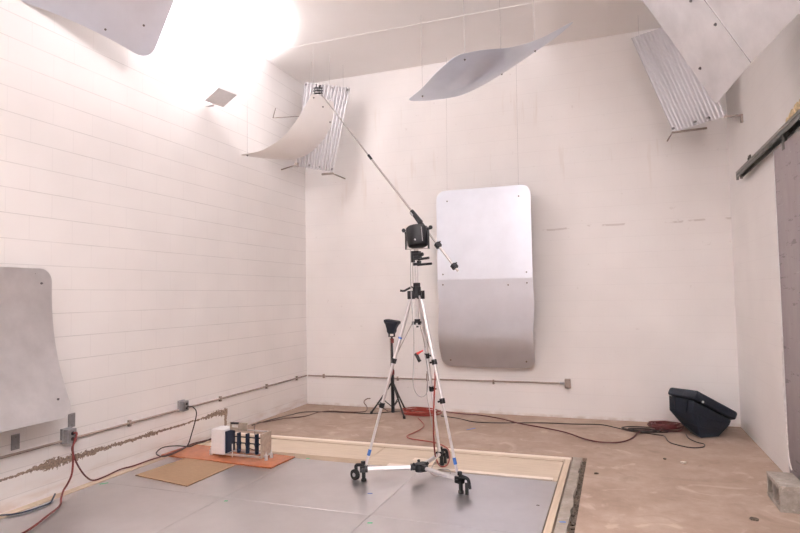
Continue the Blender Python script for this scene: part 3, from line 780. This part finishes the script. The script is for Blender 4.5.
tip, tail = at(318, 90, 5.38), at(458, 271, 5.03)
S = lambda s_: tip*(1-s_)+tail*s_
MB().cyl(S(0), S(.42), .0075, seg=10).done('boom_pole', M['darkalu'], t)
MB().cyl(S(.41), S(1), .0105, seg=10).done('boom_pole', M['darkalu'], t)
MB().cyl(S(.40), S(.425), .013, seg=10).done('pole_joint', M['blackmetal'], t)
ax = (tail-tip).normalized()
MB().cyl(S(.705), S(.765), .020, .026, seg=12).cyl(S(.765), S(.785), .018, seg=12).done('pole_grip', M['black'], t)
MB().cyl(S(.72)+Vector((-.028, -.02, .012)), S(.735)+Vector((-.03, -.02, .012)), .010, seg=8).done('cable_clip', M['greyplastic'], t)
piv = S(.795)
MB().cyl(piv, cc+Vector((.075, .04, .03)), .022, seg=12).sphere(piv, .028, (1, 1, 1), 14).done('pivot_joint', M['blackmetal'], t)
for s_, nm in ((.877, 0), (.978, 1)):
    c_ = S(s_)
    MB().cyl(c_-ax*.019, c_+ax*.019, .031, seg=20).cyl(c_-ax*.026, c_+ax*.026, .020, seg=16).cyl(c_, c_+Vector((.025, -.01, .035)), .005, seg=8).done('counterweight', M['blackmetal'], t, smooth=False)
# microphone in its shock mount at the tip
mt = MB()
for dz in (-.036, -.008, .02):
    mt.torus(tip+Vector((0, 0, dz)), .048-.2*abs(dz), .0075, (.1, -.3, 1), 20, 6)
for a in range(4):
    c_, s_ = math.cos(a*PI/2+.4)*.036, math.sin(a*PI/2+.4)*.036
    mt.tube([tip+Vector((c_, s_, -.03)), tip+Vector((c_*1.1, s_*1.1, -.005)), tip+Vector((c_, s_, .018))], .004, seg=6)
mt.cyl(tip+Vector((-.03, 0, .03)), tip+Vector((.03, 0, .045)), .007, seg=8)
mt.cyl(tip+Vector((-.012, 0, .03)), tip+Vector((-.022, 0, .07)), .004, seg=8)
sm = mt.done('shock_mount', M['black'], t)
MB().cyl(tip+Vector((0, 0, -.045)), tip+Vector((0, 0, .025)), .013, seg=14).cyl(tip+Vector((0, 0, .025)), tip+Vector((0, 0, .052)), .010, seg=12).done('microphone', M['whitepaint'], t)

# things clipped to the tripod: connector grip, small clamp
cg = at(420.5, 356, 4.98)
t = thing('spring_clamp', cg-Vector((0, 0, .06)), 'small black spring clamp with red tip hanging between the tripod legs', 'clamp')
MB().tube([cg+Vector((-.05, 0, .02)), cg+Vector((-.035, 0, .005)), cg+Vector((-.015, 0, -.035)), cg+Vector((-.005, 0, -.05))], .016, seg=10).done('body', M['black'], t)
MB().cyl(cg+Vector((-.03, 0, .02)), cg+Vector((.025, .0, .05)), .012, .006, seg=10).done('lever', M['redplastic'], t)

# ------------------------------------------------------------------ small horn loudspeaker on its stand
SB = Vector((-2.945, 7.66, 0))
t = thing('speaker_stand', SB, 'slim black tripod stand near the back wall behind the silver tripod', 'stand')
MB().cyl(SB+Vector((0, 0, .02)), SB+Vector((0, 0, .62)), .024, seg=14).done('lower_tube', M['blackmetal'], t)
MB().cyl(SB+Vector((.0, 0, .62)), SB+Vector((0, 0, 1.06)), .016, seg=12).done('upper_tube', M['blackmetal'], t)
MB().cyl(SB+Vector((-.012, -.03, .60)), SB+Vector((-.012, -.03, 1.03)), .007, seg=8).done('guide_rod', M['darkalu'], t)
for z in (.54, .98): MB().cyl(SB+Vector((0, 0, z)), SB+Vector((0, 0, z+.06)), .03, seg=12).done('collar', M['redcable'], t, label='red collar on the stand tube')
for p in (F(371, 414), F(404.5, 419), F(405, 410)):
    d = Vector((p.x-SB.x, p.y-SB.y, 0))
    lg = MB().tube([SB+d*.06+Vector((0, 0, .42)), SB+d*.5+Vector((0, 0, .22)), Vector((p.x, p.y, .013))], .0125, seg=8, smooth=0).done('leg', M['blackmetal'], t)
    MB().cyl(SB+Vector((0, 0, .10))+d*.05, SB+d*.5+Vector((0, 0, .215)), .007, seg=8).done('brace', M['blackmetal'], lg)
    MB().cyl((p.x, p.y, .001), (p.x+d.x*-.04, p.y+d.y*-.04, .035), .018, seg=10).done('rubber_foot', M['rubber'], lg)
hc = SB+Vector((0, 0, 1.062))
t = thing('horn_loudspeaker', hc, 'small black flared loudspeaker head on top of the slim stand', 'loudspeaker')
def rr(w_, d_, z, dx=0, tl=0.0, n=5):
    pts = []; r = min(w_, d_)*.25
    for cx, cy, a0 in ((w_-r, d_-r, 0), (-w_+r, d_-r, PI/2), (-w_+r, -d_+r, PI), (w_-r, -d_+r, 1.5*PI)):
        for k in range(n):
            a = a0+PI/2*k/(n-1); x = cx+r*math.cos(a); pts.append(hc+Vector((x+dx, cy+r*math.sin(a), z-tl*x)))
    return pts
MB().loft([rr(0.041, 0.038, .045), rr(0.057, 0.051, .075), rr(0.059, 0.055, .11), rr(0.080, 0.072, .17, .008, .08), rr(0.097, 0.085, .195, .01, .12), rr(0.100, 0.089, .20, .01, .12), rr(0.100, 0.089, .228, .01, .15), rr(0.082, 0.072, .236, .01, .15)]).done('horn', M['spk'], t)
MB().box(hc+Vector((-.046, -.012, -.0)), hc+Vector((-.03, .012, .06))).box(hc+Vector((.03, -.012, -.0)), hc+Vector((.046, .012, .06))).box(hc+Vector((-.046, -.015, 0.001)), hc+Vector((.046, .015, .012))).done('yoke', M['blackmetal'], t, smooth=False)

# ------------------------------------------------------------------ big loudspeaker lying on the floor
t = thing('loudspeaker', (.9, 7.5, 0), 'big black moulded loudspeaker tipped on its back in the corner', 'loudspeaker')
bv = Vector((.02, .95, -.205)).normalized()
NL, NM, NR = at(669, 395.5, 7.40), at(694, 401, 7.22), at(731, 420.5, 7.42)
up_n = (NR-NL).cross(bv).normalized()
if up_n.z < 0: up_n = -up_n
def spk_ring(nl, nm, nr, dl, dr, dz=0):
    return [nl, nm, nr, nr+bv*dr*.85+Vector((-.03, 0, 0)), nr+bv*dr+Vector((-.10, 0, 0)), nl+bv*dl+Vector((.08, 0, 0))]
k0 = spk_ring(NL, NM, NR, .38, .42)
k1 = spk_ring(at(669.5, 410, 7.42), at(693, 413, 7.235), at(729.5, 425, 7.42), .40, .42)
k2 = [Vector(p) for p in ((.755, 7.52, .02), (.842, 7.294, .012), (1.04, 7.42, .012), (1.08, 7.62, .012), (1.02, 7.76, .012), (.86, 7.74, .03))]
k1b = [k1[i]*.45+k2[i]*.55 for i in range(6)]
k1b[0] = at(679.5, 421.5, 7.45)
MB().loft([k0, k1, k1b, [v+Vector((0, 0, 0)) for v in k2], [Vector((v.x*.97+.028, v.y*.97+.2265, .003)) for v in k2]]).done('cabinet', M['spk'], t, smooth=False, bev=.018)
cen = sum(k0, Vector())/6
def grow(P, f, h): return [cen+(p-cen)*f+up_n*h for p in P]
FL = [at(667, 394.5, 7.38), at(694, 399.5, 7.18), at(735.5, 420.5, 7.40)]
fr = [FL[0], FL[1], FL[2], FL[2]+bv*.36+Vector((-.01, 0, 0)), FL[2]+bv*.46+Vector((-.10, 0, 0)), FL[0]+bv*.44+Vector((.09, 0, 0))]
MB().loft([[p+up_n*.002 for p in fr], [p+up_n*(.112 if k in (1, 2, 3) and k != 2 else .09) for k, p in enumerate(fr)]]).done('front_baffle', M['spk'], t, smooth=False, bev=.022)
MB().loft([[cen+(p-cen)*.86+up_n*.085 for p in fr], [cen+(p-cen)*.82+up_n*.10 for p in fr]]).done('grille', M['blackmetal'], t, smooth=False, bev=.006)
# moulded ribs on the end, handle recess edge, screws
for f0 in (.12, .62):
    e0 = k0[0].lerp(k0[1], f0); e1 = k1[0].lerp(k1[1], f0); e2 = k0[0].lerp(k0[1], f0+.14); e3 = k1[0].lerp(k1[1], f0+.14)
    nn = (k0[1]-k0[0]).cross(k1[0]-k0[0]).normalized()
    if nn.y > 0: nn = -nn
    MB().loft([[e0-nn*.01, e2-nn*.01, e3-nn*.01, e1-nn*.01], [e0+nn*.014, e2+nn*.014, e3+nn*.014, e1+nn*.014]]).done('rib', M['spk'], t, smooth=False, bev=.005)
nn = (k0[2]-k0[1]).cross(k1[1]-k0[1]).normalized()
if nn.y > 0: nn = -nn
q0 = k1[1].lerp(k1[2], .12); q1 = k1[1].lerp(k1[2], .85); q2 = k1b[1].lerp(k1b[2], .85); q3 = k1b[1].lerp(k1b[2], .12)
MB().loft([[v-nn*.02 for v in (q0, q1, q2, q3)], [v+nn*.008 for v in (q0, q1, q2, q3)]]).done('side_panel', M['spk'], t, smooth=False, bev=.006)
p = at(703, 401.8, 7.2); MB().cyl(p, p+Vector((-.004, -.02, 0)), .012, seg=10).done('screw', M['whitepaint'], t)
for x, y in ((675, 404), (684.5, 406)):
    p = at(x, y, 7.345 if x > 680 else 7.40); MB().cyl(p+Vector((0, .06, 0)), p+Vector((-.01, -.02, 0)), .016, seg=10).done('socket', M['black'], t)

# ------------------------------------------------------------------ boards and tapping machine
def quad_board(name, pts, z0, th, m, label, cat):
    t = thing(name, ((pts[0][0]+pts[2][0])/2, (pts[0][1]+pts[2][1])/2, z0), label, cat)
    poly = pts
    MB().prism(poly, z0, z0+th).done('panel', m, t, smooth=False, bev=.001)
    return t
mz = ZP+.0006
c4 = [F(x, y, mz+.006) for x, y in [(135, 475), (187, 486), (235, 465), (187, 457.5)]]
tag(MB().prism([(p.x, p.y) for p in c4], mz, mz+.007).done('fibreboard_sheet', M['hardboard'], smooth=False, bev=.001), 'square brown fibreboard sheet lying on the steel floor plates', 'board')
oz = ZP+.0006
c4 = [F(x, y, oz+.012) for x, y in [(271, 467.5), (295, 456.5), (193, 444)]]
c4.append(c4[0]+c4[2]-c4[1])
c4 = [c4[0], c4[1], c4[2], Vector((c4[2].x-.02, c4[0].y+.06, 0))]
ob = MB().prism([(p.x, p.y) for p in c4], oz, oz+.014)
tag(ob.done('orange_board', [M['orangeboard']], smooth=False, bev=.001), 'shiny orange hardboard panel under the tapping machine', 'board')

OZ = oz+.0145
fA, fB_ = F(261.5, 459, OZ+.02), F(270, 456, OZ+.02)
fL = F(211, 454, OZ+.02)
vx = Vector((fA.x-fL.x, fA.y-fL.y, 0)); Lx = vx.length; vx.normalize(); vy = Vector((-vx.y, vx.x, 0))
t = thing('tapping_machine', (fL.x, fL.y, OZ), 'white-ended tapping machine with black hammers standing on the orange board', 'tapping machine')
dep = .17
def TP(x, y, z): return Vector((fL.x, fL.y, OZ))+vx*x+vy*y+Vector((0, 0, z))
def tbox(mb, x0, x1, y0, y1, z0, z1):
    return mb.loft([[TP(x0, y0, z0), TP(x1, y0, z0), TP(x1, y1, z0), TP(x0, y1, z0)], [TP(x0, y0, z1), TP(x1, y0, z1), TP(x1, y1, z1), TP(x0, y1, z1)]])
z0 = .022; zt = .275
xb = .165
tbox(MB(), 0, xb, 0, dep, z0, zt).done('motor_box', M['whitepaint'], t, smooth=False, bev=.008)
tbox(MB(), xb+.001, xb+.014, .012, dep-.012, z0+.015, zt-.02).done('gear_plate', M['navy'], t, smooth=False)
tbox(MB(), Lx-.012, Lx, -.002, dep+.002, z0, zt-.015).done('end_plate', M['tan'], t, smooth=False, bev=.002)
for yy in (.006, dep-.022):
    tbox(MB(), xb+.002, Lx-.013, yy, yy+.016, z0, z0+.016).done('bottom_rail', M['alu'], t, smooth=False)
tbox(MB(), xb+.002, Lx-.013, dep-.02, dep-.010, zt-.03, zt-.018).done('top_rail', M['alu'], t, smooth=False)
for zz in (.135, .195):
    MB().cyl(TP(xb+.06, dep*.5, zz), TP(Lx-.012, dep*.5, zz), .006, seg=8).done('shaft', M['blackmetal'], t)
for xx in (.295, .40, .51):
    hm = MB(); s_ = xx
    tbox(hm, s_-.011, s_+.011, .045, .085, z0+.04, zt-.035); hm.cyl(TP(s_, .065, z0+.02), TP(s_, .065, z0+.05), .02, seg=12)
    hm.cyl(TP(s_-.016, .065, .135), TP(s_+.016, .065, .135), .022, seg=12)
    hm.done('hammer', M['navy'], t, smooth=False)
hd = MB(); tbox(hd, xb+.00, xb+.02, .09, .10, zt-.02, zt+.055); tbox(hd, xb+.10, xb+.21, .09, .10, zt-.02, zt+.05); tbox(hd, xb+.0, xb+.21, .09, .10, zt+.035, zt+.06); tbox(hd, xb+.0, xb+.21, .09, .10, zt-.02, zt+.008)
hd.done('carry_handle', M['tan'], t, smooth=False)
MB().cyl(TP(xb+.02, .088, zt+.05), TP(xb+.11, .088, zt+.055), .010, seg=10).done('handle_grip', M['black'], t)
for xx, yy in ((-.03, .04), (-.03, dep-.04), (Lx+.028, .04), (Lx+.028, dep-.04)):
    MB().cyl(TP(xx, yy, .001), TP(xx, yy, .05), .016, seg=12).cyl(TP(xx, yy, .05), TP(xx, yy, .078), .007, seg=8).cyl(TP(xx, yy, .035), TP(.01 if xx < 0 else Lx-.005, yy, .035), .009, seg=8).done('adjustable_foot', M['clear'], t)
tbox(MB(), .262, .268, -.006, .002, z0-.01, z0+.12).done('cord_tie', M['whitecable'], t, smooth=False)

# ------------------------------------------------------------------ cables
def cable(name, pts, r, m, label, cat='cable', lift=0.0):
    P = []
    for p in pts:
        if len(p) == 2: v = F(p[0], p[1], r+.001+lift)
        else: v = Vector(p)
        P.append(v)
    return tag(MB().tube(P, r, 8, smooth=7).done(name, m), label, cat)
def onp(*pts, z=ZP, r=.008): return [tuple(F(x, y, z+r+.001)) for x, y in pts]

wb = Vector((XL+.095, 3.80, .50))
cable('power_cord', [tuple(wb+Vector((.004, 0, 0))), tuple(wb+Vector((.03, .01, -.005)))] + [tuple(W(x, y, X)) for x, y, X in [(73, 446, -4.35), (73.2, 458, -4.34), (71.8, 474, -4.345), (67.5, 484, -4.36), (63.5, 490.5, -4.37)]] + onp((61, 499), (60.5, 504), (57, 508.5), (47, 516), (37, 524), (25, 532), (8, 541), r=.012) , .008, M['redcable'], 'dark red power cord from the outlet box across the plate to the picture edge', 'cord')
cable('power_cord', [tuple(wb+Vector((.004, 0, -.048))), tuple(wb+Vector((.025, .01, -.055)))] + [tuple(W(x, y, X)) for x, y, X in [(72, 448, -4.38), (74.5, 458, -4.385), (80, 469, -4.39), (86.5, 477, -4.39)]] + [tuple(F(x, y, .030)) for x, y in [(93.5, 480.3), (105, 476.5), (120, 469.5), (133, 466), (150, 460), (163, 456)]] + [tuple(F(x, y, .040)) for x, y in [(180, 449.6), (194, 443.3)]] + [(-4.33, 5.62, .03), tuple(TP(-.11, .15, .03)), tuple(TP(-.02, dep+.04, .05))], .007, M['marooncable'], 'dark red cord along the tan strip from outlet box to tapping machine', 'cord')
cable('blue_cable', [tuple(F(x, y, .022)) for x, y in [(55, 494), (53, 498), (50, 503), (40, 507), (28, 511), (15, 514), (-2, 515.5), (-12, 516)]], .007, M['bluecable'], 'thin blue grey cable on the plate at the lower left picture edge')
w2 = Vector((XL+.098, 5.225, .47))
cable('black_cable', [tuple(w2), tuple(w2+Vector((.05, .03, -.01))), tuple(w2+Vector((.08, .05, -.09))), tuple(W(191, 436, -4.33))] + [tuple(W(x, y, X)) for x, y, X in [(187, 446, -4.34), (177, 452, -4.31), (165, 456.4, -4.30), (158.5, 455.5, -4.33), (156.5, 452.5, -4.42), (163, 447.5, -4.44), (176, 445.8, -4.42), (189, 446.5, -4.34), (196, 444, -4.26)]] + [tuple(TP(-.16, .08, .11)), tuple(TP(-.03, .10, .17)), tuple(TP(-.001, .10, .18))], .006, M['blackcable'], 'black cable looping from the outlet box to the white end of the tapping machine')
cable('brown_cable', [tuple(TP(.30, dep+.06, .045)), tuple(TP(.33, dep+.15, .03))] + [(255, 425.0), (268, 421.5), (285, 418.5), (305, 416.2), (318, 412.4), (330, 411), (345, 411.8), (360, 412)] + [(366, 411), tuple(F(367, 407, .03)), tuple(F(364, 402, .09)), tuple(F(368, 398.5, .13)), tuple(F(375, 400, .10)), tuple(F(380, 406, .04)), (388, 411)], .007, M['browncable'], 'brown cable along the back floor from tapping machine, curling up by the slim stand', lift=.014)
cable('black_cable', [(252, 425.2), (262, 422), (278, 418), (292, 414.5), (305, 412), (330, 411.9), (352, 412.8), (372, 413.6), (397, 411.2), (412, 411.2)], .006, M['blackcable'], 'thin black cable running along the back floor beside the brown one')
# long runs to the loudspeaker
cable('red_cable', [(445, 411.5), (460, 413.6), (480, 415.2), (500, 418.5), (520, 425.5 - 2), (545, 428), (566, 432.5), (585, 439.0), (602, 442.2), (620, 442.2), (632, 438.2), (638, 433), (645, 430.5), (655, 432)], .008, M['marooncable'], 'dark red cable sweeping across the bare floor to the coil by the big loudspeaker', lift=.014)
cable('black_cable', [(441, 416), (458, 418.3), (474, 421.8), (495, 422.8), (520, 422.8), (545, 422.9), (572, 424), (600, 424.6), (614, 427.2), (628, 430.5), (640, 432), (655, 434.5), (664, 436), (668, 441), (674, 444), (690, 447.5), (703, 447), (704, 444), (697, 442.2), (689, 438.5), (686, 434)], .006, M['blackcable'], 'black cable from the tripod area to the big loudspeaker, ending in a floor loop')
def coil(name, cx, cy, rx, ry, turns, r, m, label, seed, cat='cable coil', tailp=None):
    rnd = random.Random(seed); c0 = F(cx, cy, 0); P = []
    n = turns*12
    for i in range(n+1):
        a = 2*PI*i/12; s_ = 1+.28*math.sin(a*.37+seed)+rnd.uniform(-.12, .12)
        P.append(Vector((c0.x+rx*s_*math.cos(a)+rnd.uniform(-.02, .02), c0.y+ry*s_*math.sin(a), r+.002+(2*r+.002)*(i/n)*turns*.55+rnd.uniform(0, .004))))
    if tailp: P += [F(x, y, r+.001) for x, y in tailp]
    return tag(MB().tube(P, r, 7, smooth=5).done(name, m), label, cat)
coil('cable_coil', 421, 414.3, .23, .18, 5, .008, M['orangecable'], 'bright red cable coiled on the floor behind the silver tripod', 3)
cable('red_cable', [(418, 418), (421, 421), (424, 425), (421, 429), (413, 433), (407, 436), (410, 438.5), (420, 440.2), (432, 442), (440, 444.2), (447, 448.2), (449.5, 453)] + [tuple(F(449.5, 459, .05)), tuple(F(447, 465, .05)), tuple(F(441, 466.5, .05)), tuple(F(437, 461, .06)), tuple(at(434.5, 450, 5.2)), tuple(at(433.5, 425, 5.12)), tuple(at(434, 400, 5.06)), tuple(at(435, 372, 5.02)), tuple(at(431, 350, 5.02)), tuple(at(424, 310, 5.02))], .007, M['orangecable'], 'bright red cable running from the coil up inside the silver tripod', lift=.014)
coil('cable_coil', 665, 429, .15, .15, 6, .008, M['marooncable'], 'dark red cable coiled on the floor against the big loudspeaker', 5)
coil('cable_coil', 644, 432, .18, .10, 3, .007, M['blackcable'], 'black cable coiled flat beside the dark red coil', 9)
cable('signal_cable', [tuple(at(x, y, Y)) for x, y, Y in [(410.5, 250, 4.95), (411, 290, 4.93), (413.5, 330, 4.93), (414, 352, 4.95), (413, 380, 4.95), (415, 391, 4.95), (420, 396.5, 4.97), (425, 395.5, 4.99), (427.5, 390, 5.0), (427.8, 376, 5.0), (427.2, 366, 5.0), (425, 355, 4.99)]], .0045, M['greyplastic'], 'thin grey cable drooping in a loop between the tripod legs')
cable('signal_cable', [tuple(at(x, y, Y)) for x, y, Y in [(427.5, 380, 5.02), (427, 395, 5.04), (430, 412, 5.1), (433, 430, 5.2), (438, 452, 5.35)]] + [tuple(F(x, y, .03)) for x, y in [(431, 470), (433, 475), (441, 476.5), (450, 474), (449, 470), (441, 469.2), (434, 472)]], .004, M['darkalu'], 'thin dark cable dropping from the tripod into a small loop on the plate')
ib = at(427.5, 377, 5.01)
tag(MB().cyl(ib+Vector((0, 0, -.035)), ib+Vector((0, 0, .03)), .013, seg=12).cyl(ib+Vector((0, 0, .03)), ib+Vector((0, 0, .05)), .008, seg=10).done('cable_connector', M['bracket']), 'small brown inline cable connector hanging inside the tripod', 'connector')

# debris scraps on the floor
def scrap(x, y, s, m, label):
    c_ = F(x, y, 0); pts = [(c_.x+s*random.uniform(.5, 1)*math.cos(a), c_.y+s*random.uniform(.5, 1)*math.sin(a)) for a in (0, 1, 2, 3, 4, 5.2)]
    tag(MB().prism(pts, .001, .012).done('debris_scrap', m, smooth=False), label, 'debris')
scrap(596, 474, .022, M['dirt'], 'small dark scrap on the bare floor beyond the curb')
scrap(754, 520, .035, M['dirt'], 'dark scrap on the bare floor near the concrete block')
scrap(665, 459.5, .018, M['dirt'], 'tiny dark scrap on the bare floor ahead of the big loudspeaker')
scrap(550, 416.5, .025, M['dirt'], 'dark scrap on the floor at the foot of the back wall')
scrap(683, 463, .035, M['whitewood'], 'pale paint chip on the bare floor ahead of the big loudspeaker')
scrap(725, 429, .05, M['curb'], 'crumbled concrete scrap behind the big loudspeaker in the corner')
scrap(538, 507, .02, M['dirt'], 'dark scrap lying at the pale wooden strip')

# ------------------------------------------------------------------ light and colour
world = bpy.data.worlds.new('world'); bpy.context.scene.world = world
world.use_nodes = True
world.node_tree.nodes['Background'].inputs[0].default_value = (.8, .8, .85, 1)
world.node_tree.nodes['Background'].inputs[1].default_value = .2

sc = bpy.context.scene
sc.view_settings.view_transform = 'Standard'; sc.view_settings.look = 'None'
sc.view_settings.exposure = 0.10; sc.view_settings.gamma = 1
sc.view_settings.use_curve_mapping = False
sc.cycles.max_bounces = 12; sc.cycles.diffuse_bounces = 8; sc.cycles.glossy_bounces = 4
sc.cycles.caustics_reflective = False
sc.cycles.sample_clamp_indirect = 6
sc.cycles.use_denoising = True
